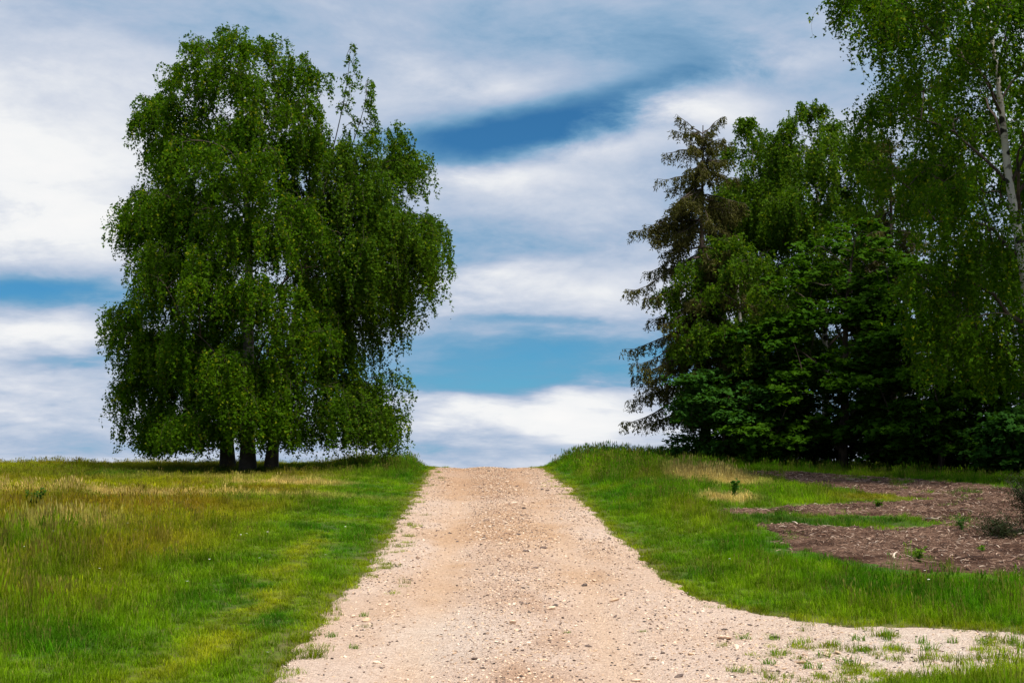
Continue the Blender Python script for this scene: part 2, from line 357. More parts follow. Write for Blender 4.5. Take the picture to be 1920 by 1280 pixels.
# ------------------------------------------------------------------ ground sheet, road sheet, clearing sheet
def axis(parts):
    return np.unique(np.concatenate([np.arange(a, b, s) for a, b, s in parts]).round(4))
def grid(name, xs, ys, zf, material, colf=None, keep=None, smooth=True):
    XX, YY = np.meshgrid(xs, ys); X = XX.ravel(); Y = YY.ravel(); nx = len(xs)
    i = (np.arange(len(ys) - 1)[:, None] * nx + np.arange(nx - 1)[None, :]).ravel()
    F = np.stack([i, i + 1, i + 1 + nx, i + nx], 1)
    if keep is not None:
        kk = keep(X, Y); F = F[kk[F].any(1)]
        used = np.unique(F); re = np.full(len(X), -1); re[used] = np.arange(len(used)); F = re[F]; X = X[used]; Y = Y[used]
    V = np.stack([X, Y, zf(X, Y)], 1)
    return obj(name, mesh_np(name, V, F, smooth, colf(X, Y) if colf else None), material)
xs = axis([(-2500, -200, 230), (-200, -40, 16), (-40, -16, 1.2), (-16, 14, .27), (14, 40, 1.2), (40, 200, 16), (200, 2600, 230)])
ys = axis([(-60, 0, 6), (0, 7, .7), (7, 52, .26), (52, 90, 2), (90, 300, 15), (300, 3400, 200)])
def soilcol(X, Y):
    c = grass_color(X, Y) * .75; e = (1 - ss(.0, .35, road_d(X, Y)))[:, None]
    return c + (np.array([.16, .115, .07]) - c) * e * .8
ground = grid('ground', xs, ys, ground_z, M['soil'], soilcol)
tag(ground, 'grassy meadow soil rising gently to a low crest', 'ground', kind='structure')
TAN = np.array([.55, .355, .22]); PALE = np.array([.65, .50, .40]); BROWN = np.array([.43, .25, .145]); GREY = np.array([.52, .45, .40])
def roadcol(X, Y):
    tt = X - xc(Y); n1 = fbm(X * .7, Y * .35, 91); n2 = fbm(X * 2.2, Y * 1.1, 93)
    c = TAN + (PALE - TAN) * np.clip(.35 + n1 * 3.4 + n2 * 1.2 + .45 * (1 - ss(10, 17, Y)), 0, 1)[:, None]
    c = c + (PALE - c) * (.6 * ss(.9, 1.6, np.abs(tt)))[:, None]; wt = np.exp(-((tt + .80) / .22) ** 2) + np.exp(-((tt - .85) / .22) ** 2)
    c = c + (np.array([.66, .45, .29]) - c) * (.5 * wt * np.clip(.6 + n1 * 2, 0, 1))[:, None]
    br = np.exp(-((tt - .1) / .55) ** 2) * np.clip(.55 + n2 * 2.2, 0, 1) + .75 * ss(24, 46, Y)
    c = c + (BROWN - c) * np.clip(br * .75, 0, .9)[:, None]
    sp = np.clip(el(X, Y, -.55, 13.0, .55, 1.5) + .9 * ss(2.0, 3.2, X) * (1 - ss(16, 18, Y)), 0, 1)
    c = c + (np.array([.66, .57, .49]) - c) * (sp * np.clip(.7 + n2, 0, 1) * .75)[:, None]
    return c
rxs = axis([(-2.9, 6.5, .075), (6.5, 17, .3)]); rys = axis([(3, 8, .25), (8, 28, .075), (28, 52, .14), (52, 60, .5)])
road = grid('gravel_road', rxs, rys, road_z, M['gravel'], roadcol, lambda X, Y: road_d(X, Y) < .30)
tag(road, 'pale stony gravel track climbing to the crest with a branch to the right', 'road', kind='structure')
cxs = axis([(3, 18.5, .11)]); cys = axis([(15, 39.5, .11)])
clear_zf = lambda X, Y: ground_z(X, Y) + .035 + .05 * fbm(X * 2.2, Y * 2.2, 95) + .03 * fbm(X * 9, Y * 9, 97, 2) - .12 * ss(-.35, .12, clear_d(X, Y))
clearing = grid('bark_clearing', cxs, cys, clear_zf, M['mulch'], None, lambda X, Y: clear_d(X, Y) < .15)
tag(clearing, 'bare brown patch of bark mulch and wood debris before the wood', 'clearing', kind='structure')

# ------------------------------------------------------------------ trees
def bez(p0, p1, p2, p3, n):
    t = np.linspace(0, 1, n)[:, None]
    return (1 - t) ** 3 * p0 + 3 * (1 - t) ** 2 * t * p1 + 3 * (1 - t) * t * t * p2 + t ** 3 * p3
def envelope(env):
    e = sorted(env); z = np.array([a[0] for a in e]); l = np.array([a[1] for a in e]); r = np.array([a[2] for a in e])
    return lambda h: (np.interp(h, z, l), np.interp(h, z, r))
def tree(name, base, env, label, group, seed, kind='birch', leaf=None, bark_m='birch_bark', n_anchor=200, n_sub=6, n_str=3.2, strand=(.4, 1.5), lpm=30,
         leaf_size=(.076, .066), trunk_r=.16, trunk_path=None, limbs=12, spires=(), depth=1.0, top_frac=.95, front=.6, gap=-.12, extra=(), bare_stem=None, trunk_m=None, sink=.15):
    g = np.random.default_rng(seed); bx, by = base; bz = float(ground_z(np.array([bx]), np.array([by]))[0])
    root = empty(name, (bx, by, bz)); tag(root, label, 'tree' if kind != 'shrub' else 'shrub', group)
    E = envelope(env); H = max(e[0] for e in env); z0 = min(e[0] for e in env)
    if trunk_path is None:
        l, r = E(H * top_frac); tx = (l + r) / 2
        n = 14; tt = np.linspace(0, 1, n); P = np.zeros((n, 3)); P[:, 2] = -sink + (H * top_frac + sink) * tt
        lm, rm = E(P[:, 2]); P[:, 0] = tx * tt ** 1.4 * .9 + .10 * np.sin(tt * 7 + seed) * tt; P[:, 1] = .12 * np.sin(tt * 6 + seed * 2) * tt
    else:
        P = np.array(trunk_path, float); n = 18; tt = np.linspace(0, 1, n); s = np.linspace(0, 1, len(P)); P = np.stack([np.interp(tt, s, P[:, i]) for i in range(3)], 1)
        P[:, :2] += .03 * np.sin(tt * 9 + seed)[:, None] * np.array([1, .6])
    rad = trunk_r * (1 - tt) ** .8 + .012; rad[0] *= 1.35; rad[1] *= 1.1
    tb = MB(); tb.tube(P, rad, 10); obj('trunk', tb.mesh('trunk'), M[trunk_m or bark_m], root)
    def trunk_at(z): return np.array([np.interp(z, P[:, 2], P[:, i]) for i in range(3)]), float(np.interp(z, P[:, 2], rad))
    # main limbs
    nodes = [P[2:]]; nrad = [rad[2:]]
    for i in range(limbs):
        h = z0 + (H - z0) * (.12 + .80 * (i + g.uniform(.2, .8)) / limbs); th = i * 2.4 + g.uniform(-.4, .4)
        l, r = E(h); cx_ = (l + r) / 2; hx = max(.25, (r - l) / 2); hy = min(max(hx * depth, .4), 3.6)
        q, _ = trunk_at(h)
        tip = np.array([cx_ + hx * .80 * math.cos(th), P[-1, 1] * .3 + hy * .80 * math.sin(th), h])
        rr = np.hypot(tip[0] - q[0], tip[1] - q[1]); hs = max(.25 * H * .3, h - rr * g.uniform(.5, .9)); s0, sr = trunk_at(hs)
        L = bez(s0, s0 + (tip - s0) * .3 + np.array([0, 0, rr * .25]), s0 + (tip - s0) * .7 + np.array([0, 0, rr * .35]), tip, 9)
        L[1:-1] += g.normal(0, .04, (7, 3))
        rd = np.linspace(min(sr * .45, .06), .010, 9)
        lb = MB(); lb.tube(L, rd, 6); obj('limb', lb.mesh('limb'), M['twig_bark' if kind == 'birch' else 'brown_bark'], root)
        nodes.append(L[2:]); nrad.append(rd[2:])
    nodes = np.concatenate(nodes)
    # anchors: where the sprays of leaves hang from
    A = []
    zs = np.linspace(z0, H, 60); l, r = E(zs); wgt = np.clip((r - l), .25, None) ** 1.5; wgt /= wgt.sum()
    while len(A) < n_anchor:
        h = g.choice(zs, p=wgt) + g.uniform(-.1, .1); l, r = E(h); cx_ = (l + r) / 2; hx = (r - l) / 2; hy = min(max(hx * depth, .35), 3.6)
        th = g.uniform(0, 2 * np.pi)
        if math.sin(th) > 0 and g.random() < front - .5: th = -th
        lump = 1 + .75 * float(fbm(np.array([math.cos(th) * 1.6 + seed]), np.array([h * .75 + math.sin(th) * 1.6]), seed, 2)[0])
        if float(fbm(np.array([math.cos(th) * 2.2 + seed * 3]), np.array([h * 1.0 + math.sin(th) * 2.2]), seed + 5, 2)[0]) < gap and g.random() < .85: continue
        if bare_stem and math.sin(th) < .2:
            if bare_stem[0] < h < bare_stem[1] and abs(cx_ + hx * math.cos(th) * .6 - np.interp(h - .7, P[:, 2], P[:, 0])) < .95: continue
        rr = (.25 + .70 * math.sqrt(g.random())) * min(max(lump, .6), 1.12)
        c0 = np.array([cx_ + hx * rr * math.cos(th), hy * rr * math.sin(th), h])
        sg = .36 * min(1, max(.3, hx / 1.6))
        for _ in range(int(g.integers(3, 6))): A.append(c0 + g.normal(0, 1, 3) * np.array([sg, sg, sg * .45]))
    for c0 in extra:
        for _ in range(5): A.append(np.array(c0) + g.normal(0, 1, 3) * np.array([.20, .25, .12]))
    n_main = len(A)
    for (sx_, za, zb, sr_) in spires:
        for i in range(28):
            f = (i + .5) / 28; th = g.uniform(0, 6.28); A.append((sx_ + sr_ * (1 - f * .7) * math.cos(th) * .6, sr_ * math.sin(th) * .6, za + (zb - za) * f))
    A = np.array([tuple(a) for a in A]); A[:, 2] = np.maximum(A[:, 2], .3)
    tw = MB(); S0 = []; SD = []; SL = []; SU = []
    for (sx_, za, zb, sr_) in spires:
        q, _ = trunk_at(za - 3.0); top = np.array([sx_, 0, zb]); st_ = bez(q, q + np.array([0, 0, .8]), top - np.array([0, 0, 2.0]), top, 14); tw.tube(st_, np.linspace(.035, .006, 14), 5)
        nodes = np.concatenate([nodes, st_[4:]])
    for ai, a in enumerate(A):
        dv = a - nodes; hd = np.hypot(dv[:, 0], dv[:, 1]); cost = np.linalg.norm(dv, axis=1) + np.clip(hd * .3 - dv[:, 2], 0, None) * 1.2
        p = nodes[int(np.argmin(cost))]; d = a - p; ln = np.linalg.norm(d)
        B = bez(p, p + d * .35 + np.array([0, 0, ln * .18]), p + d * .75 + np.array([0, 0, ln * .16]), a, 6)
        tw.tube(B, np.linspace(.006 + .010 * min(ln, 2), .005, 6), 4); nodes = np.concatenate([nodes, B[2:5]])
        out = np.array([a[0] - np.interp(a[2], P[:, 2], P[:, 0]), a[1], 0]); out = out / (np.linalg.norm(out) + 1e-6)
        relh = (a[2] - z0) / (H - z0); l, r = E(a[2]); wide = min(1, max(.25, (r - l) / 2.5))
        if ai >= n_main: wide = .06
        for _ in range((2 if ai >= n_main else max(2, int(g.normal(n_sub, 1.2))))):
            dirn = out * g.uniform(.2, 1.1) + np.array([g.normal(0, .55), g.normal(0, .55), g.uniform(-.1, .5)]); dirn /= np.linalg.norm(dirn)
            sl = g.uniform(.2, .65) * wide ** .5; b = B[g.integers(3, 6)]; e = b + dirn * sl
            if kind == 'birch' and g.random() < .4: tw.tube(np.array([b, (b + e) / 2 + np.array([0, 0, .06 * sl]), e]), [.006, .005, .003], 3)
            for _ in range(max(1, int(g.normal(n_str, .9)))):
                f = g.uniform(.3, 1); S0.append(b + (e - b) * f); SD.append(dirn + g.normal(0, .25, 3)); SU.append(relh)
                SL.append(g.uniform(.12, .42) if ai >= n_main else g.uniform(*strand) * (1 - .55 * ss(.8, 1, relh)) * (.35 + .65 * min(1, max(.1, (a[2] - z0 + .9) / 1.4))))
    S0 = np.array(S0); SD = unit(np.array(SD)); SL = np.array(SL, float); SU = np.array(SU)
    if kind == 'birch': SL = np.clip(np.minimum(SL, S0[:, 2] - .25 - .5 * g.random(len(SL))), .12, None)
    N = len(S0)
    if kind == 'birch':
        SH = SD.copy(); SH[:, 2] = np.where(SU > .86, np.abs(SD[:, 2]) + .3, SD[:, 2] * .5); outw = (.16 + .20 * g.random(N)) * np.minimum(SL, 1.0)
        def spos(i, t_):
            e = 1 - np.exp(-3 * t_); p = S0[i] + SH[i] * (outw[i] * e)[:, None] * 1.6; p[:, 2] -= SL[i] * t_ ** 1.25 * .92
            p[:, 0] += .05 * np.sin(t_ * 5 + i) * SL[i]; p[:, 1] += .05 * np.cos(t_ * 4 + i * 1.7) * SL[i]; return p
        # hanging twigs
        sel = np.where(SL > strand[0] + .3 * (strand[1] - strand[0]))[0][::4]
        tp = np.linspace(0, 1, 5); seg = np.stack([spos(sel, np.full(len(sel), q)) for q in tp], 1)
        for s_ in seg: tw.tube(s_, [.004, .0035, .003, .0025, .002], 3)
        cnt = np.maximum(3, (SL * lpm).astype(int)); idx = np.repeat(np.arange(N), cnt); t_ = g.random(len(idx)) ** .9
        Pp = spos(idx, t_) + g.normal(0, .035, (len(idx), 3))
        ax = unit(np.stack([g.normal(0, .55, len(idx)), g.normal(0, .55, len(idx)), g.uniform(-1.2, .15, len(idx))], 1))
        sd = unit(np.cross(ax, g.normal(0, 1, (len(idx), 3)))); sc = g.uniform(.5, 1.35, len(idx))
        V, F = deltoids(Pp, ax, sd, leaf_size[0] * sc, leaf_size[1] * sc)
    else:
        # flat sprays of broad lobed leaves
        cnt = np.maximum(3, (SL * lpm).astype(int)); idx = np.repeat(np.arange(N), cnt); t_ = g.random(len(idx))
        SH = SD.copy(); SH[:, 2] = SH[:, 2] * .25
        Pp = S0[idx] + SH[idx] * (t_ * SL[idx])[:, None]; Pp[:, 2] -= .22 * SL[idx] * t_ ** 2
        Pp += g.normal(0, 1, (len(idx), 3)) * np.array([.07, .07, .035])
        a_ = g.uniform(0, 2 * np.pi, len(idx)); ax = unit(np.stack([np.cos(a_), np.sin(a_), g.uniform(-.75, .1, len(idx))], 1))
        nr = unit(np.stack([g.normal(0, .38, len(idx)), g.normal(0, .38, len(idx)) - .25, np.ones(len(idx))], 1)); sd = unit(np.cross(nr, ax)); sc = g.uniform(.65, 1.2, len(idx))
        Vs = []; Fs = []; o_ = 0
        for rot, ls in ((0, 1), (.85, .78), (-.85, .78)):
            a2 = unit(ax * math.cos(rot) + sd * math.sin(rot)); s2 = unit(sd * math.cos(rot) - ax * math.sin(rot))
            v_, f_ = diamonds(Pp, a2, s2, leaf_size[0] * sc * ls, leaf_size[1] * sc * ls, .1); Vs.append(v_); Fs.append(f_ + o_); o_ += len(v_)
        V = np.concatenate(Vs); F = np.concatenate(Fs)
    V[:, 2] = np.maximum(V[:, 2], .04)
    tag(obj('twigs', tw.mesh('twigs'), M['twig_bark'], root), kind='stuff')
    tag(obj('crown', mesh_np('crown', V, F), M[leaf], root), kind='stuff')
    return root
def conifer(name, base, env, label, group, seed, needle, whorl=.32, per=6, hang=(.25, .7), dens=13, trunk_r=.16, droop=.30, bare=.15, nl=(.12, .036)):
    g = np.random.default_rng(seed); bx, by = base; bz = float(ground_z(np.array([bx]), np.array([by]))[0])
    root = empty(name, (bx, by, bz)); tag(root, label, 'tree', group)
    E = envelope(env); H = max(e[0] for e in env); z0 = min(e[0] for e in env)
    tt = np.linspace(0, 1, 14); P = np.stack([.06 * np.sin(tt * 5 + seed), .06 * np.cos(tt * 4), -.15 + (H + .12) * tt], 1)
    tb = MB(); tb.tube(P, trunk_r * (1 - tt) + .015, 9); obj('trunk', tb.mesh('trunk'), M['brown_bark'], root)
    br = MB(); S0 = []; SL = []; SD = []
    h = z0
    while h < H - .1:
        l, r = E(h)
        for q in range(per):
            th = g.uniform(0, 6.283); c = math.cos(th); ln = (abs(l) if c < 0 else abs(r)); ln = (abs(c) * ln + (1 - abs(c)) * (abs(l) + abs(r)) / 2) * g.uniform(.42, 1.12)
            ln = max(ln, .15); hh = h + g.uniform(-.12, .12); d = np.array([c, math.sin(th), 0])
            s0 = np.array([np.interp(hh, P[:, 2], P[:, 0]), np.interp(hh, P[:, 2], P[:, 1]), min(hh, H - .05)])
            dr = droop * ln * g.uniform(.5, 1.5) * (1 - 1.5 * ss(.82, 1, hh / H))
            B = bez(s0, s0 + d * ln * .35 + np.array([0, 0, .04]), s0 + d * ln * .7 - np.array([0, 0, dr]), s0 + d * ln - np.array([0, 0, dr * .85]), 8)
            B[:, 2] += .55 * ln * float(ss(.93, .99, hh / H)) * np.linspace(0, 1, 8)
            B[1:] += np.cumsum(g.normal(0, .022, (7, 3)), 0)
            br.tube(B, np.linspace(.012 + .010 * ln, .004, 8), 4)
            m = int(ln * dens * 2.2) + 2
            bare_ = bare * (1 - float(ss(.85, .95, hh / H))); m += int(8 * ss(.93, .99, hh / H)); f = bare_ + (1 - bare_) * g.random(m); ii = f * 7; i0 = np.clip(ii.astype(int), 0, 6); fr = (ii - i0)[:, None]
            pts = B[i0] * (1 - fr) + B[i0 + 1] * fr
            side = np.array([-d[1], d[0], 0]); sgn = g.choice([-1, 1], m)
            S0.append(pts); SD.append(side * (sgn * g.uniform(.1, .8, m))[:, None] + d * g.uniform(.1, .7, m)[:, None]); SL.append(g.uniform(*hang, m) * (.35 + .65 * np.minimum(1, ln / 1.5)) * (1 - .45 * f))
        h += whorl * g.uniform(.7, 1.3)
    S0 = np.concatenate(S0); SD = np.concatenate(SD); SL = np.concatenate(SL); N = len(S0)
    tp = np.linspace(0, 1, 4)
    def spos(i, t_):
        p = S0[i] + SD[i] * (SL[i] * .55 * (1 - np.exp(-2.5 * t_)))[:, None]; p[:, 2] -= SL[i] * t_ ** 1.3 * .9; return p
    seg = np.stack([spos(np.arange(N), np.full(N, q)) for q in tp], 1)
    for s_ in seg[::4]: br.tube(s_, [.005, .0045, .004, .003], 3)
    cnt = np.maximum(3, (SL * dens * 2.6).astype(int)); idx = np.repeat(np.arange(N), cnt); t_ = g.random(len(idx)); Pp = spos(idx, t_) + g.normal(0, .012, (len(idx), 3))
    ax = unit(np.stack([g.normal(0, .6, len(idx)), g.normal(0, .6, len(idx)), g.uniform(-1.3, -.1, len(idx))], 1)); sd = unit(np.cross(ax, g.normal(0, 1, (len(idx), 3)))); sc = g.uniform(.6, 1.2, len(idx))
    V, F = diamonds(Pp, ax, sd, nl[0] * sc, nl[1] * sc); V[:, 2] = np.maximum(V[:, 2], .04)
    tag(obj('branches', br.mesh('branches'), M['twig_bark'], root), kind='stuff'); tag(obj('crown', mesh_np('crown', V, F), M[needle], root), kind='stuff')
    return root

GL = 'birches standing close together left of the track'
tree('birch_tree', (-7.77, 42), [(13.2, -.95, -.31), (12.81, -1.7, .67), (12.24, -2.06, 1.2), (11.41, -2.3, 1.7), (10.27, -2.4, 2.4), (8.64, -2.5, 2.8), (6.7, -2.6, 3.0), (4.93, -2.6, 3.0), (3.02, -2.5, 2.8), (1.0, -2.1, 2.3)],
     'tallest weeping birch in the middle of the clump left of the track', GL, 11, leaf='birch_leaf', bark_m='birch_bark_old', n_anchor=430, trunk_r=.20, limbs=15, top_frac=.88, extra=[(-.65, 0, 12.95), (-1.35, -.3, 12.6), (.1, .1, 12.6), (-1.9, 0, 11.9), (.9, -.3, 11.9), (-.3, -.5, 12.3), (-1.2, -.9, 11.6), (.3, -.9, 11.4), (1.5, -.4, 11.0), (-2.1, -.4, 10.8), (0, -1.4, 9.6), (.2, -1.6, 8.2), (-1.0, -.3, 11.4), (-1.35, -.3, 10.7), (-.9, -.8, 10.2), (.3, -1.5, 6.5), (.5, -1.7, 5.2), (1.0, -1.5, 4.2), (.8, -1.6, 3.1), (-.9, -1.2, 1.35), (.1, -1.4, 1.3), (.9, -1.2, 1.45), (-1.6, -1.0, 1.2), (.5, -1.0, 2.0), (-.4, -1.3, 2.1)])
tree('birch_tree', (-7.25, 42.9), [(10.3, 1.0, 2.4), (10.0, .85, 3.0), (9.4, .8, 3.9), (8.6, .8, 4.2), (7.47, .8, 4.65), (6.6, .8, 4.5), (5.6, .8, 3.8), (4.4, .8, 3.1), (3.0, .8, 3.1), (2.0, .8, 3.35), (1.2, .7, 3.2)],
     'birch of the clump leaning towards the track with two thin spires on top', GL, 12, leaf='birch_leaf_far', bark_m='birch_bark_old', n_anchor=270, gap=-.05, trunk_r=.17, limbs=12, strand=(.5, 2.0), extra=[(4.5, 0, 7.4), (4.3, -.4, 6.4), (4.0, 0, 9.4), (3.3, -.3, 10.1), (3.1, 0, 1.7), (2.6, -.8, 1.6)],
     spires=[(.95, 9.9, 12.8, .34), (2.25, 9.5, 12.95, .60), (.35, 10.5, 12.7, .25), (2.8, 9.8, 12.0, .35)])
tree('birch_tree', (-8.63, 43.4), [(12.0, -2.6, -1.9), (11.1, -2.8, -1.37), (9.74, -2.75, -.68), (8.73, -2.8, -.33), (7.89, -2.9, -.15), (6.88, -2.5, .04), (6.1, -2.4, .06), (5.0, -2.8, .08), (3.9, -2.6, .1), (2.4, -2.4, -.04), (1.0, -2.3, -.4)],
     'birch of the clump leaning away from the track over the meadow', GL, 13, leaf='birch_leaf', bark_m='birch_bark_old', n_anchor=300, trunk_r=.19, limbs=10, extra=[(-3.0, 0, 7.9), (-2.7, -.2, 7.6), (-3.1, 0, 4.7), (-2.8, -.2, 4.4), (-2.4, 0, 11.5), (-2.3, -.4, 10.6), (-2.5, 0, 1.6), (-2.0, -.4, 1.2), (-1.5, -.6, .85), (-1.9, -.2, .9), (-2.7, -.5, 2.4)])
GR = 'trees of the wood right of the track'
conifer('larch_tree', (6.05, 44.6), [(10.75, -.55, .5), (10.35, -1.25, .9), (9.62, -1.5, 1.07), (8.4, -1.85, 1.57), (6.67, -2.3, 1.88), (5.13, -2.1, 1.85), (2.91, -2.4, 1.82), (1.9, -2.5, 1.78)],
        'brownish larch with drooping branches at the open edge of the wood', GR, 21, 'larch_needle', whorl=.36, per=8, droop=.40, hang=(.25, .8))
tree('birch_tree', (8.33, 49), [(11.91, -.18, .29), (11.19, -.57, .83), (9.86, -.87, 1.37), (7.6, -1.08, 1.52), (4.79, -1.12, 1.28), (2, -.99, 1.03)],
     'slender birch just behind the brownish larch', GR, 22, leaf='birch_leaf_far', n_anchor=170, trunk_r=.11, limbs=8, top_frac=.9, extra=[(0, 0, 11.6), (.35, -.1, 11.0), (-.4, 0, 10.8), (.8, 0, 10.2), (-.6, -.2, 9.8)], leaf_size=(.082, .072))
tree('birch_tree', (10.39, 47), [(12.39, -.59, -.05), (11.84, -1.1, .6), (10.74, -1.5, 1.3), (9.46, -1.9, 2.1), (7.65, -2.1, 2.3), (5.32, -2.05, 2.3), (3.5, -1.92, 1.97)],
     'tall pale stemmed birch rising above the dark green broadleaf tree', GR, 23, leaf='birch_leaf_far', n_anchor=300, trunk_r=.13, limbs=12, top_frac=.9, extra=[(-.35, 0, 12.2), (-.85, 0, 11.6), (.35, 0, 11.5), (.9, 0, 10.8), (-1.2, -.1, 10.7), (0, -.4, 10.9), (1.6, 0, 9.8), (-1.6, -.3, 9.5), (-.6, -.8, 9.8), (.5, -.9, 9.3)], leaf_size=(.082, .072))
tree('birch_tree', (7.1, 43.8), [(7.37, -.5, .57), (6.53, -1.2, 1.06), (5.36, -1.65, 1.37), (4.03, -1.7, 1.35), (2.71, -1.6, 1.16), (1.6, -1.2, .8)],
     'small bushy birch growing in front of the brownish larch', GR, 24, leaf='birch_leaf_far', n_anchor=210, trunk_r=.09, limbs=8, strand=(.3, .9), leaf_size=(.082, .072))
tree('maple_tree', (9.84, 42.5), [(7.37, -.1, 1.2), (6.71, -1.0, 1.9), (5.42, -1.7, 2.2), (3.96, -2.5, 2.2), (2.36, -3.0, 2.3), (1.08, -3.4, 2.4), (.5, -3.0, 2.1)],
     'large broadleaf tree with dense bright green layered leaves in the wood', GR, 25, kind='broad', leaf='broad_leaf', bark_m='brown_bark', n_anchor=430, n_sub=5, n_str=2.8, strand=(.25, .7), lpm=15, leaf_size=(.155, .110), trunk_r=.14, limbs=10, depth=.8)
tree('maple_tree', (12.03, 40), [(4.82, -.7, .66), (4.14, -1.2, 1.3), (2.93, -1.55, 1.6), (1.72, -1.75, 1.8), (.55, -1.5, 1.9)],
     'lower rounded broadleaf tree below the white stemmed birch', GR, 26, kind='broad', leaf='broad_leaf', bark_m='brown_bark', n_anchor=230, n_sub=5, n_str=2.8, strand=(.25, .7), lpm=15, leaf_size=(.155, .110), trunk_r=.10, limbs=8, depth=.8)
tree('shrub', (6.35, 42.8), [(4.31, -.1, .6), (3.5, -.6, 1.1), (2.36, -.9, 1.4), (1.23, -1.15, 1.5), (.3, -1.1, 1.37)],
     'blue green shrub at the foot of the brownish larch', None, 27, kind='shrub', leaf='shrub_leaf', bark_m='brown_bark', n_anchor=220, n_sub=5, n_str=2.8, strand=(.2, .55), lpm=20, leaf_size=(.11, .075), trunk_r=.05, limbs=7, depth=.9)
conifer('larch_tree', (12.0, 44.6), [(10.7, -.3, .2), (10.2, -.8, .6), (9.27, -1.0, 1.0), (7.02, -1.25, 1.8), (2.74, -1.5, 1.9), (1, -1.4, 1.5)],
        'brownish larch deep in the wood behind the broadleaf trees', GR, 28, 'larch_needle', per=5)
tree('birch_tree', (11.86, 32), [(14.3, -2.4, 0), (12.39, -3.6, 1.2), (11.12, -4.1, 1.7), (10.36, -3.9, 2.1), (9.23, -3.7, 2.3), (7.99, -3.6, 2.5), (6.99, -2.7, 2.4), (5.51, -2.6, 2.4), (4.17, -2.6, 2.1), (3.4, -2.3, 1.8), (2.6, -1.7, 1.5)],
     'big birch with a white black scarred stem at the near edge of the wood', GR, 29, leaf='birch_leaf', n_anchor=500, trunk_r=.145, limbs=20, bare_stem=(2.5, 8.4), leaf_size=(.074, .062), strand=(.4, 1.6), lpm=27,
     trunk_path=[(.02, 0, -.2), (0, 0, .43), (-.1, .0, 3.07), (-.2, 0, 4.4), (-.37, 0, 5.76), (-.52, 0, 6.86), (-.60, 0, 8.35), (-.67, .05, 9.6), (-.9, .1, 11.5), (-1.1, .1, 13.8)])
tree('birch_tree', (14.3, 37.5), [(12.6, -1.2, .6), (11.5, -2.2, 1.6), (9.5, -2.5, 2.2), (7, -2.6, 2.4), (5, -2.5, 2.3), (3, -2.1, 2.0)],
     'leafy birch directly behind the white stemmed birch', GR, 30, leaf='birch_leaf', n_anchor=190, trunk_r=.14, limbs=10, leaf_size=(.09, .08), lpm=22)
k_ = 0
for (x, y, hh, wd) in [(8.9, 51, 7.4, 1.5), (10.9, 52.5, 7.8, 1.7), (13.0, 50.5, 8.6, 1.8), (14.6, 47.5, 8.8, 1.8), (15.6, 43.5, 8.3, 1.8), (16.4, 40.0, 8.0, 1.8), (13.7, 43.2, 6.0, 1.5)]:
    conifer('spruce_tree', (x, y), [(hh, -.1, .1), (hh * .8, -wd * .45, wd * .45), (hh * .4, -wd * .85, wd * .85), (.5, -wd, wd)],
            'dark spruce standing in the shade at the back of the wood', 'dark spruces at the back of the wood', 40 + k_, 'spruce_needle', whorl=.34, per=7, hang=(.15, .4), dens=8, trunk_r=.13, droop=.2, nl=(.12, .035)); k_ += 1

for q, (x, y, hh, wd, lab) in enumerate([(8.0, 45.6, 2.3, 1.5, 'dark undergrowth shrub behind the bushy birch of the wood'), (10.3, 45.2, 2.5, 1.7, 'dark undergrowth shrub behind the large broadleaf tree'),
                                (12.6, 42.8, 2.4, 1.6, 'dark undergrowth shrub between the two broadleaf trees'), (14.3, 41.0, 2.6, 1.7, 'dark undergrowth shrub behind the lower rounded broadleaf tree'),
                                (14.4, 37.6, 2.2, 1.4, 'dark undergrowth shrub behind the white stemmed birch')]):
    tree('shrub', (x, y), [(hh, -.5 * wd, .5 * wd), (hh * .6, -wd, wd), (.15, -wd, wd)], lab, 'undergrowth shrubs in the wood', 70 + q, kind='shrub', leaf='shrub_leaf', bark_m='brown_bark',
         n_anchor=110, n_sub=4, n_str=2.6, strand=(.2, .6), lpm=15, leaf_size=(.14, .10), trunk_r=.04, limbs=6, depth=.8)

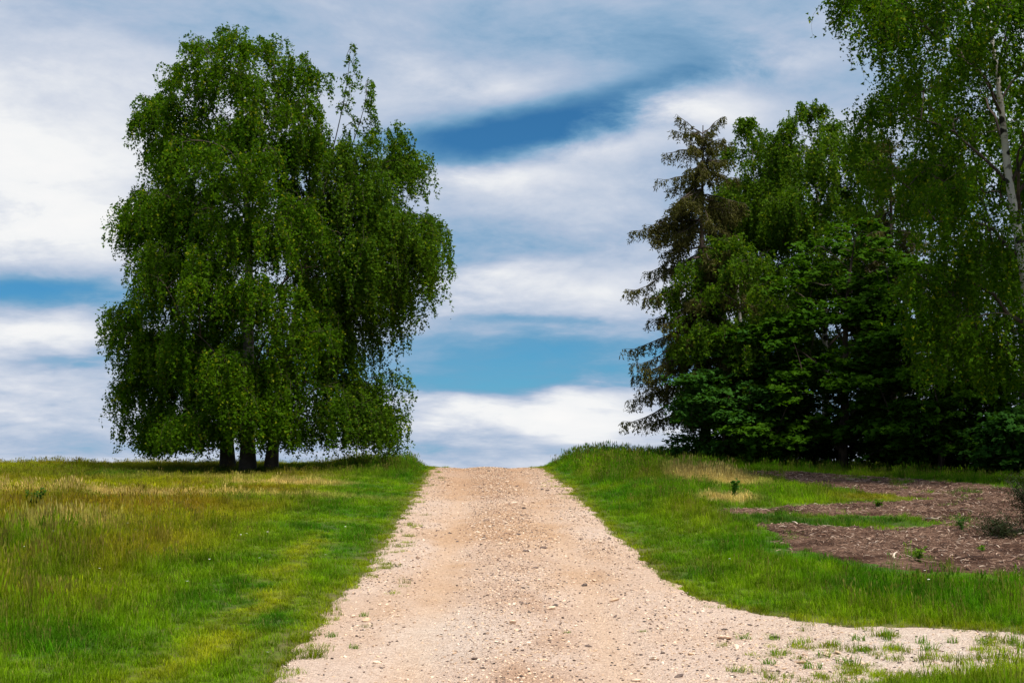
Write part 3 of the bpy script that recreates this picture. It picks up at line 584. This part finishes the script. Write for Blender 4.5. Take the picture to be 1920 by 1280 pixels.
# ------------------------------------------------------------------ instanced stuff
def gn_scatter(name, pts, rot, scl, idx, gcol, sources):
    """points carry the attributes; geometry nodes put a source mesh on each"""
    n = len(pts); me = bpy.data.meshes.new(name); me.vertices.add(n); me.vertices.foreach_set('co', np.ascontiguousarray(pts, np.float32).ravel())
    a = me.attributes.new('rot', 'FLOAT_VECTOR', 'POINT'); a.data.foreach_set('vector', np.ascontiguousarray(rot, np.float32).ravel())
    a = me.attributes.new('scl', 'FLOAT_VECTOR', 'POINT'); a.data.foreach_set('vector', np.ascontiguousarray(scl, np.float32).ravel())
    a = me.attributes.new('idx', 'INT', 'POINT'); a.data.foreach_set('value', np.ascontiguousarray(idx, np.int32))
    if gcol is not None:
        a = me.attributes.new('gcol', 'FLOAT_COLOR', 'POINT'); c = np.ones((n, 4), np.float32); c[:, :3] = gcol; a.data.foreach_set('color', c.ravel())
    o = bpy.data.objects.new(name, me); COL.objects.link(o)
    ng = bpy.data.node_groups.new(name, 'GeometryNodeTree'); ng.interface.new_socket('Geometry', in_out='INPUT', socket_type='NodeSocketGeometry'); ng.interface.new_socket('Geometry', in_out='OUTPUT', socket_type='NodeSocketGeometry')
    gi = ng.nodes.new('NodeGroupInput'); go = ng.nodes.new('NodeGroupOutput'); iop = ng.nodes.new('GeometryNodeInstanceOnPoints'); gg = ng.nodes.new('GeometryNodeGeometryToInstance')
    for s_ in reversed(sources):
        oi = ng.nodes.new('GeometryNodeObjectInfo'); oi.inputs['Object'].default_value = s_; oi.inputs['As Instance'].default_value = True
        ng.links.new(oi.outputs['Geometry'], gg.inputs[0])
    def attr(nm, ty):
        q = ng.nodes.new('GeometryNodeInputNamedAttribute'); q.data_type = ty; q.inputs[0].default_value = nm; return q.outputs[0]
    jn = ng.nodes.new('GeometryNodeJoinGeometry')
    for l_ in list(ng.links):
        if l_.to_node == gg: ng.links.new(l_.from_socket, jn.inputs[0])
    ng.nodes.remove(gg)
    ng.links.new(gi.outputs[0], iop.inputs['Points']); ng.links.new(jn.outputs[0], iop.inputs['Instance']); iop.inputs['Pick Instance'].default_value = True
    ng.links.new(attr('idx', 'INT'), iop.inputs['Instance Index']); ng.links.new(attr('rot', 'FLOAT_VECTOR'), iop.inputs['Rotation']); ng.links.new(attr('scl', 'FLOAT_VECTOR'), iop.inputs['Scale'])
    ng.links.new(iop.outputs[0], go.inputs[0])
    md = o.modifiers.new('scatter', 'NODES'); md.node_group = ng
    return o
def source(name, me, material):
    me.materials.append(material); return bpy.data.objects.new(name, me)       # never linked to the scene: only a shape to scatter
def tuft_mesh(seed, blades, h, spread, lean, width, heads=0):
    g = np.random.default_rng(seed); V = []; F = []
    for b in range(blades):
        th = g.uniform(0, 6.283); r_ = spread * math.sqrt(g.random()); p = np.array([r_ * math.cos(th), r_ * math.sin(th), -.02])
        ph = g.uniform(0, 6.283); d = np.array([math.cos(ph), math.sin(ph), 0]); s_ = np.array([-d[1], d[0], 0]); hh = h * g.uniform(.5, 1.1); le = lean * g.uniform(.3, 1.3) * hh
        wd = width * g.uniform(.7, 1.3); i = len(V)
        pts = [p, p + d * le * .25 + np.array([0, 0, hh * .5]), p + d * le * .65 + np.array([0, 0, hh * .85])]
        for q, ww in zip(pts, (1, .85, .5)): V += [q - s_ * wd * ww / 2, q + s_ * wd * ww / 2]
        V.append(p + d * le * 1.05 + np.array([0, 0, hh * (1 - .12 * lean)]))
        F += [(i, i + 1, i + 3, i + 2), (i + 2, i + 3, i + 5, i + 4), (i + 4, i + 5, i + 6)]
    for b in range(heads):
        th = g.uniform(0, 6.283); r_ = spread * math.sqrt(g.random()); p = np.array([r_ * math.cos(th), r_ * math.sin(th), -.02]); hh = h * g.uniform(1.0, 1.55); d = np.array([g.normal(0, .12), g.normal(0, .12), 1]) * hh
        s_ = np.array([1, 0, 0]) if b % 2 else np.array([0, 1, 0]); i = len(V); wd = width * .32; hd = width * 1.5
        V += [p - s_ * wd, p + s_ * wd, p + d * .78 - s_ * wd, p + d * .78 + s_ * wd, p + d * .88 - s_ * hd, p + d * .88 + s_ * hd, p + d]
        F += [(i, i + 1, i + 3, i + 2), (i + 2, i + 3, i + 5, i + 4), (i + 4, i + 5, i + 6)]
    me = bpy.data.meshes.new('tuft'); me.from_pydata([tuple(v_) for v_ in V], [], F); me.update(); return me
TUFTS = [source('tuft', tuft_mesh(s_, 26, 1.0, .55, .45, .035), M['grass']) for s_ in range(4)] + \
        [source('tuft', tuft_mesh(10 + s_, 14, 1.0, .5, .3, .026, 7), M['grass']) for s_ in range(3)]
def scatter_xy(n, x0, x1, y0, y1, prob):
    X = rng.uniform(x0, x1, n); Y = rng.uniform(y0, y1, n); k = rng.random(n) < prob(X, Y); return X[k], Y[k]
def wedge(X, Y, m=1.8): return np.abs(X) < .37 * Y + m
def dens_grass(X, Y):
    p = ss(-.06, .10, road_d(X, Y) + rng.normal(0, .05, len(X))) * wedge(X, Y)
    patch = (X > 1.75) & (X < 9) & (Y < 12.95) & (Y > 10) & (fbm(X * 2.2, Y * 3.2, 141) + .02 * (X - 2.6) - .13 * (Y - 11.5) > .055)
    p = np.maximum(p, patch * .75)
    rd_ = road_d(X, Y); p = np.maximum(p, .6 * wedge(X, Y) * (rd_ > -.55) * (fbm(X * 3.1, Y * 2.6, 171) > .23 - .14 * ss(-.55, 0, rd_)))
    cd = clear_d(X, Y); sprig = (fbm(X * 1.9, Y * 1.3, 151) > .20 - .12 * ss(-1.1, -.1, cd)) * .6
    p = p * np.maximum(ss(-.06, .22, cd + rng.normal(0, .16, len(X))), sprig)
    return p * np.interp(Y, [6, 10, 16, 26, 40, 60], [1, 1, .62, .36, .26, .2])
def grass(name, n, region, label, side, taller=0.):
    X, Y = scatter_xy(n, *region, lambda X, Y: dens_grass(X, Y) * side(X, Y))
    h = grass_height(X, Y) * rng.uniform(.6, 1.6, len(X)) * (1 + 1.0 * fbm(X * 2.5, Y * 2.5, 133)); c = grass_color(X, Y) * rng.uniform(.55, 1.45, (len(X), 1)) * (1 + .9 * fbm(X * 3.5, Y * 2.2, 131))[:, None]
    sc = h; wide = np.clip(.10 + .25 * h, .09, .2) * np.interp(Y, [8, 20, 45], [1, 1.25, 1.7]); seedy = rng.random(len(X)) < np.clip((h - .09) * 3.2, 0, .55)
    idx = np.where(seedy, rng.integers(4, 7, len(X)), rng.integers(0, 4, len(X)))
    brown = (seedy & (rng.random(len(X)) < .35))[:, None]; c = np.where(brown, c * .5 + np.array([.15, .095, .035]) * .5, c)
    rot = np.stack([rng.normal(0, .12, len(X)), rng.normal(0, .12, len(X)), rng.uniform(0, 6.28, len(X))], 1)
    o = gn_scatter(name, np.stack([X, Y, np.where(road_d(X, Y) < .15, np.maximum(ground_z(X, Y), road_z(X, Y)), ground_z(X, Y)) - .005], 1), rot, np.stack([wide * 1.0, wide * 1.0, sc], 1), idx, c, TUFTS)
    return tag(o, label, 'grass', kind='stuff'), len(X)
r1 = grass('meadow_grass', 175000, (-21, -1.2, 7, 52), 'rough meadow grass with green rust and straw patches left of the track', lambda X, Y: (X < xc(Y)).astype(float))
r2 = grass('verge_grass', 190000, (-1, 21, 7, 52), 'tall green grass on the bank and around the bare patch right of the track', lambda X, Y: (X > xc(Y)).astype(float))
# loose gravel: the smallest stones of the track
def pebble(seed):
    g = np.random.default_rng(seed); V = []; F = []
    rings = [(-.45, .6), (.05, 1.0), (.42, .62)]
    for z_, r_ in rings:
        for q in range(6):
            th = q / 6 * 6.283 + g.uniform(-.25, .25); rr = r_ * g.uniform(.75, 1.2); V.append((rr * math.cos(th), rr * .75 * math.sin(th), z_ * g.uniform(.8, 1.2) * .8))
    V.append((g.uniform(-.2, .2), g.uniform(-.2, .2), .5))
    for a_ in range(2):
        for q in range(6): F.append((a_ * 6 + q, a_ * 6 + (q + 1) % 6, a_ * 6 + 6 + (q + 1) % 6, a_ * 6 + 6 + q))
    for q in range(6): F.append((12 + q, 12 + (q + 1) % 6, 18))
    F.append((5, 4, 3, 2, 1, 0))
    me = bpy.data.meshes.new('stone'); me.from_pydata(V, [], F); me.update(); return me
PEB = [source('pebble', pebble(s_), M['stone']) for s_ in range(5)]
def stony(X, Y):
    tt = X - xc(Y); n = fbm(X * 1.1, Y * .6, 111); p = .35 + .65 * np.exp(-((tt - .15) / .6) ** 2) + .25 * np.exp(-((tt - 1.5) / .4) ** 2) + n * 1.3
    p = p * (1 - .75 * (np.exp(-((tt + .80) / .24) ** 2) + .7 * np.exp(-((tt - .85) / .22) ** 2)))
    p = p * np.interp(Y, [8, 14, 22, 40], [.55, .7, 1, .9])
    return np.clip(p, .06, 1) * (road_d(X, Y) < .05) * np.interp(Y, [7, 14, 25, 50], [1, .8, .5, .3])
X, Y = scatter_xy(420000, -2.4, 7, 7.5, 50, stony)
n = len(X); s_ = .0055 + .013 * rng.random(n) ** 2.6 + .009 * (rng.random(n) < .05) + .003 * ss(15, 35, Y)
rot = np.stack([rng.normal(0, .3, n), rng.normal(0, .3, n), rng.uniform(0, 6.28, n)], 1)
pg = gn_scatter('loose_gravel', np.stack([X, Y, road_z(X, Y) + s_ * .12], 1), rot, np.stack([s_, s_, s_ * rng.uniform(.55, .95, n)], 1), rng.integers(0, 5, n), None, PEB)
tag(pg, kind='stuff'); pg.parent = road
smesh = [pebble(100 + q) for q in range(8)]
for q in smesh: q.materials.append(M['stone'])
X, Y = scatter_xy(60000, -1.75, 3.4, 9.5, 46, lambda X, Y: stony(X, Y) * .012 * (road_d(X, Y) < -.05))
X = X[:270]; Y = Y[:270]; zz = road_z(X, Y)
for x, y, z in zip(X, Y, zz):
    o = obj('stone', smesh[rng.integers(0, 8)], None, road); s0 = float(.022 + .034 * rng.random() ** 2.2 + .012 * min(1, y / 40)); o.location = (x, y, z + s0 * .18)
    o.scale = (s0 * rng.uniform(.9, 1.4), s0, s0 * rng.uniform(.6, .9)); o.rotation_euler = (rng.normal(0, .2), rng.normal(0, .2), rng.uniform(0, 6.28))
# wood debris on the clearing
def chip_mesh(seed, curve):
    g = np.random.default_rng(seed); n = 4; V = []; F = []
    for i in range(n):
        f = i / (n - 1); c_ = np.array([f - .5, curve * math.sin(f * 3.1) + g.normal(0, .02), .12 * math.sin(f * 3.14) * g.uniform(.4, 1.4)]); w_ = .055 * (1 - .5 * abs(f - .45)) * g.uniform(.8, 1.2)
        V += [tuple(c_ + np.array([0, -w_, -w_])), tuple(c_ + np.array([0, w_, -w_])), tuple(c_ + np.array([0, w_, w_ * .6])), tuple(c_ + np.array([0, -w_, w_ * .6]))]
    for i in range(n - 1):
        for q in range(4): F.append((i * 4 + q, i * 4 + (q + 1) % 4, i * 4 + 4 + (q + 1) % 4, i * 4 + 4 + q))
    F += [(3, 2, 1, 0), (n * 4 - 4, n * 4 - 3, n * 4 - 2, n * 4 - 1)]
    me = bpy.data.meshes.new('stick'); me.from_pydata(V, [], F); me.update(); return me
CH = [source('chip', chip_mesh(s_, cu), M['chip']) for s_, cu in enumerate((0, .03, -.07, .12, .02))]
X, Y = scatter_xy(200000, 3.2, 15, 15, 39, lambda X, Y: (clear_d(X, Y) < .10) * wedge(X, Y) * np.interp(Y, [15, 25, 38], [1, .6, .4]) * (clear_d(X, Y) < rng.normal(0, .12, len(X))))
n = len(X); s_ = .025 + .09 * rng.random(n) ** 2.6; kk_ = rng.random(n) < np.clip(.9 + 2.2 * fbm(X * .8, Y * .5, 161) - .5 * (1 - ss(18, 23, Y)), .15, 1); X = X[kk_]; Y = Y[kk_]; s_ = s_[kk_]; n = len(X)
rot = np.stack([rng.normal(0, .25, n), rng.normal(0, .3, n), rng.uniform(0, 6.28, n)], 1)
wc = gn_scatter('wood_chips', np.stack([X, Y, clear_zf(X, Y) + .008], 1), rot, np.stack([s_, s_ * .8, s_ * .8], 1), rng.integers(0, 5, n), None, CH); tag(wc, kind='stuff'); wc.parent = clearing
cm = [chip_mesh(60 + q, c_) for q, c_ in enumerate((.05, -.15, .22, 0, -.08, .12))]
for q in cm: q.materials.append(M['chip'])
X, Y = scatter_xy(9000, 3.6, 12.5, 16.5, 37, lambda X, Y: (clear_d(X, Y) < -.15) * .05 * wedge(X, Y, .3)); X = X[:160]; Y = Y[:160]; zz = clear_zf(X, Y)
for x, y, z in zip(X, Y, zz):
    o = obj('stick', cm[rng.integers(0, 6)], None, clearing); s0 = float(rng.uniform(.12, .32)); o.location = (x, y, z + .012); o.scale = (s0, s0 * .7, s0 * .45); o.rotation_euler = (0, rng.normal(0, .12), rng.uniform(0, 6.28))

# ------------------------------------------------------------------ small plants
def plant(name, x, y, h, wd, label, cat, seed, leafm, n=60, ls=(.06, .03), stems=5, group=None, conif=False, zf=ground_z):
    g = np.random.default_rng(seed); z = float(zf(np.array([x]), np.array([y]))[0]); root = empty(name, (x, y, z)); tag(root, label, cat, group)
    st = MB(); Ps = []
    for i in range(stems):
        th = g.uniform(0, 6.283); e = np.array([wd * .5 * g.uniform(.1, 1) * math.cos(th), wd * .5 * g.uniform(.1, 1) * math.sin(th), h * g.uniform(.65, 1)])
        B = bez(np.array([0, 0, -.02]), np.array([0, 0, h * .3]), e * np.array([.7, .7, .7]), e, 6); st.tube(B, np.linspace(.006, .002, 6) * (1 + h), 4)
        f = g.random(n // stems) ** .7 * 5; i0 = np.clip(f.astype(int), 0, 4); fr = (f - i0)[:, None]; Ps.append(B[i0] * (1 - fr) + B[i0 + 1] * fr)
    Pp = np.concatenate(Ps); Pp += g.normal(0, 1, Pp.shape) * (wd * .10 if conif else .01)
    a_ = g.uniform(0, 6.283, len(Pp)); up = g.uniform(.1, 1.2, len(Pp)) if conif else g.uniform(-.3, .6, len(Pp))
    ax = unit(np.stack([np.cos(a_), np.sin(a_), up], 1)); nr = unit(g.normal(0, .5, ax.shape) + np.array([0, 0, 1])); sd = unit(np.cross(nr, ax)); sc = g.uniform(.6, 1.2, len(Pp))
    V, F = diamonds(Pp, ax, sd, ls[0] * sc, ls[1] * sc); V[:, 2] = np.maximum(V[:, 2], .0)
    obj('stem', st.mesh('stem'), M['stem'] if not conif else M['twig_bark'], root); obj('foliage', mesh_np('foliage', V, F), M[leafm], root); return root
plant('juniper_bush', 7.95, 21.6, .85, 1.0, 'dark bristly conifer bush on the bare bark patch', 'bush', 1, 'juniper_leaf', 9000, (.07, .012), 40, conif=True)
plant('low_bush', 7.1, 20.9, .28, .9, 'low dark scrub beside the dark conifer bush', 'bush', 2, 'juniper_leaf', 2600, (.06, .012), 26, conif=True)
plant('sapling', 4.28, 27.6, .42, .22, 'small dark leafy sapling between pale dry grass patches', 'sapling', 3, 'dark_weed_leaf', 90, (.09, .06), 3)
plant('meadow_shrub', -8.86, 26.4, .50, .6, 'little dark green shrub in the rusty part of the meadow', 'shrub', 4, 'dark_weed_leaf', 700, (.06, .03), 14)
plant('weed', 6.65, 26.0, .14, .22, 'yellow green weed alone on the bare bark patch', 'weed', 5, 'weed_leaf', 70, (.08, .05), 6, zf=clear_zf)
plant('weed', 5.15, 18.2, .22, .22, 'leafy weed at the grassy lower rim of the bare bark patch', 'weed', 6, 'weed_leaf', 60, (.07, .04), 6)
plant('weed', 6.3, 19.2, .08, .20, 'flat light green weed on the dark lower part of the bark patch', 'weed', 7, 'weed_leaf', 40, (.06, .035), 6, zf=clear_zf)
plant('weed', 6.85, 21.8, .26, .35, 'green weed tuft left of the dark conifer bush', 'weed', 8, 'dark_weed_leaf', 120, (.07, .02), 9, zf=clear_zf)
# tufts of grass growing in the gravel of the branch track
tm = []
for q in range(5):
    me = tuft_mesh(300 + q, 34, 1.0, .6, .7, .05); me.materials.append(leafm := M['weed_leaf']); tm.append(me)
for (x, y, s0, h0) in [(2.05, 12.75, .12, .05), (2.3, 12.7, .14, .05), (2.45, 12.35, .17, .07), (2.75, 12.3, .13, .06), (3.0, 12.5, .12, .06), (3.25, 12.5, .14, .11), (3.5, 12.3, .11, .06), (3.75, 12.3, .10, .06),
                       (2.2, 11.9, .13, .05), (2.55, 11.8, .15, .06), (2.9, 11.95, .15, .06), (3.2, 12.0, .12, .05), (2.05, 11.5, .12, .05), (2.35, 11.3, .15, .06), (4.0, 12.2, .12, .08), (4.25, 12.15, .13, .12), (2.65, 11.45, .18, .08), (1.75, 11.2, .09, .04),
                       (3.45, 11.95, .14, .07), (-1.45, 14.1, .10, .04), (-1.62, 12.9, .11, .05), (-1.35, 12.3, .09, .04), (.5, 13.1, .07, .02), (1.2, 13.2, .08, .02)]:
    o = obj('grass_tuft', tm[rng.integers(0, 5)]); o.location = (x, y, float(road_z(np.array([x]), np.array([y]))[0])); o.scale = (s0, s0 * .8, h0 * 1.2); o.rotation_euler = (0, 0, rng.uniform(0, 6.28))
    tag(o, 'small grass tuft sprouting from the bare gravel', 'grass tuft', 'grass tufts sprouting from the gravel')
# little white flowers
def flower_mesh():
    V = [(-.002, 0, 0), (.002, 0, 0), (.002, 0, 1), (-.002, 0, 1)]; F = [(0, 1, 2, 3)]; mi = [0]
    for q in range(8):
        a_ = q / 8 * 6.283; i = len(V); c_, s_ = math.cos(a_), math.sin(a_)
        V += [(0, 0, 1.0), (.012 * c_ - .006 * s_, .012 * s_ + .006 * c_, 1.012), (.024 * c_, .024 * s_, 1.01), (.012 * c_ + .006 * s_, .012 * s_ - .006 * c_, 1.012)]; F.append((i, i + 1, i + 2, i + 3)); mi.append(1)
    i = len(V); V += [(.006 * math.cos(q), .006 * math.sin(q), 1.02) for q in np.arange(6) * 1.047]; F.append(tuple(range(i, i + 6))); mi.append(2)
    me = bpy.data.meshes.new('flower'); me.from_pydata(V, [], F); me.update()
    for q in ('stem', 'petal', 'yellow'): me.materials.append(M[q])
    me.polygons.foreach_set('material_index', mi); return me
fm = flower_mesh()
X, Y = scatter_xy(4000, -9, 8, 10.5, 24, lambda X, Y: (road_d(X, Y) > .3) * (clear_d(X, Y) > .1) * wedge(X, Y, 0) * .05)
X = X[:32]; Y = Y[:32]; hz = grass_height(X, Y); gz = ground_z(X, Y)
for x, y, z, h in zip(X, Y, gz, hz):
    o = obj('white_flower', fm); o.location = (x, y, z - .01); o.scale = (.7, .7, h * 1.1 + .03); o.rotation_euler = (rng.normal(.1, .1), rng.normal(0, .1), rng.uniform(0, 6.28))
    tag(o, 'tiny white flower on a thin stem in the grass', 'flower', 'tiny white flowers in the grass')
print('tris', sum(sum(len(p.vertices) - 2 for p in me.polygons) if len(me.polygons) < 3000 else len(me.loops) - 2 * len(me.polygons) for me in bpy.data.meshes))
print('grass tufts', r1[1], r2[1], 'pebbles', len(pg.data.vertices), 'chips', len(wc.data.vertices))
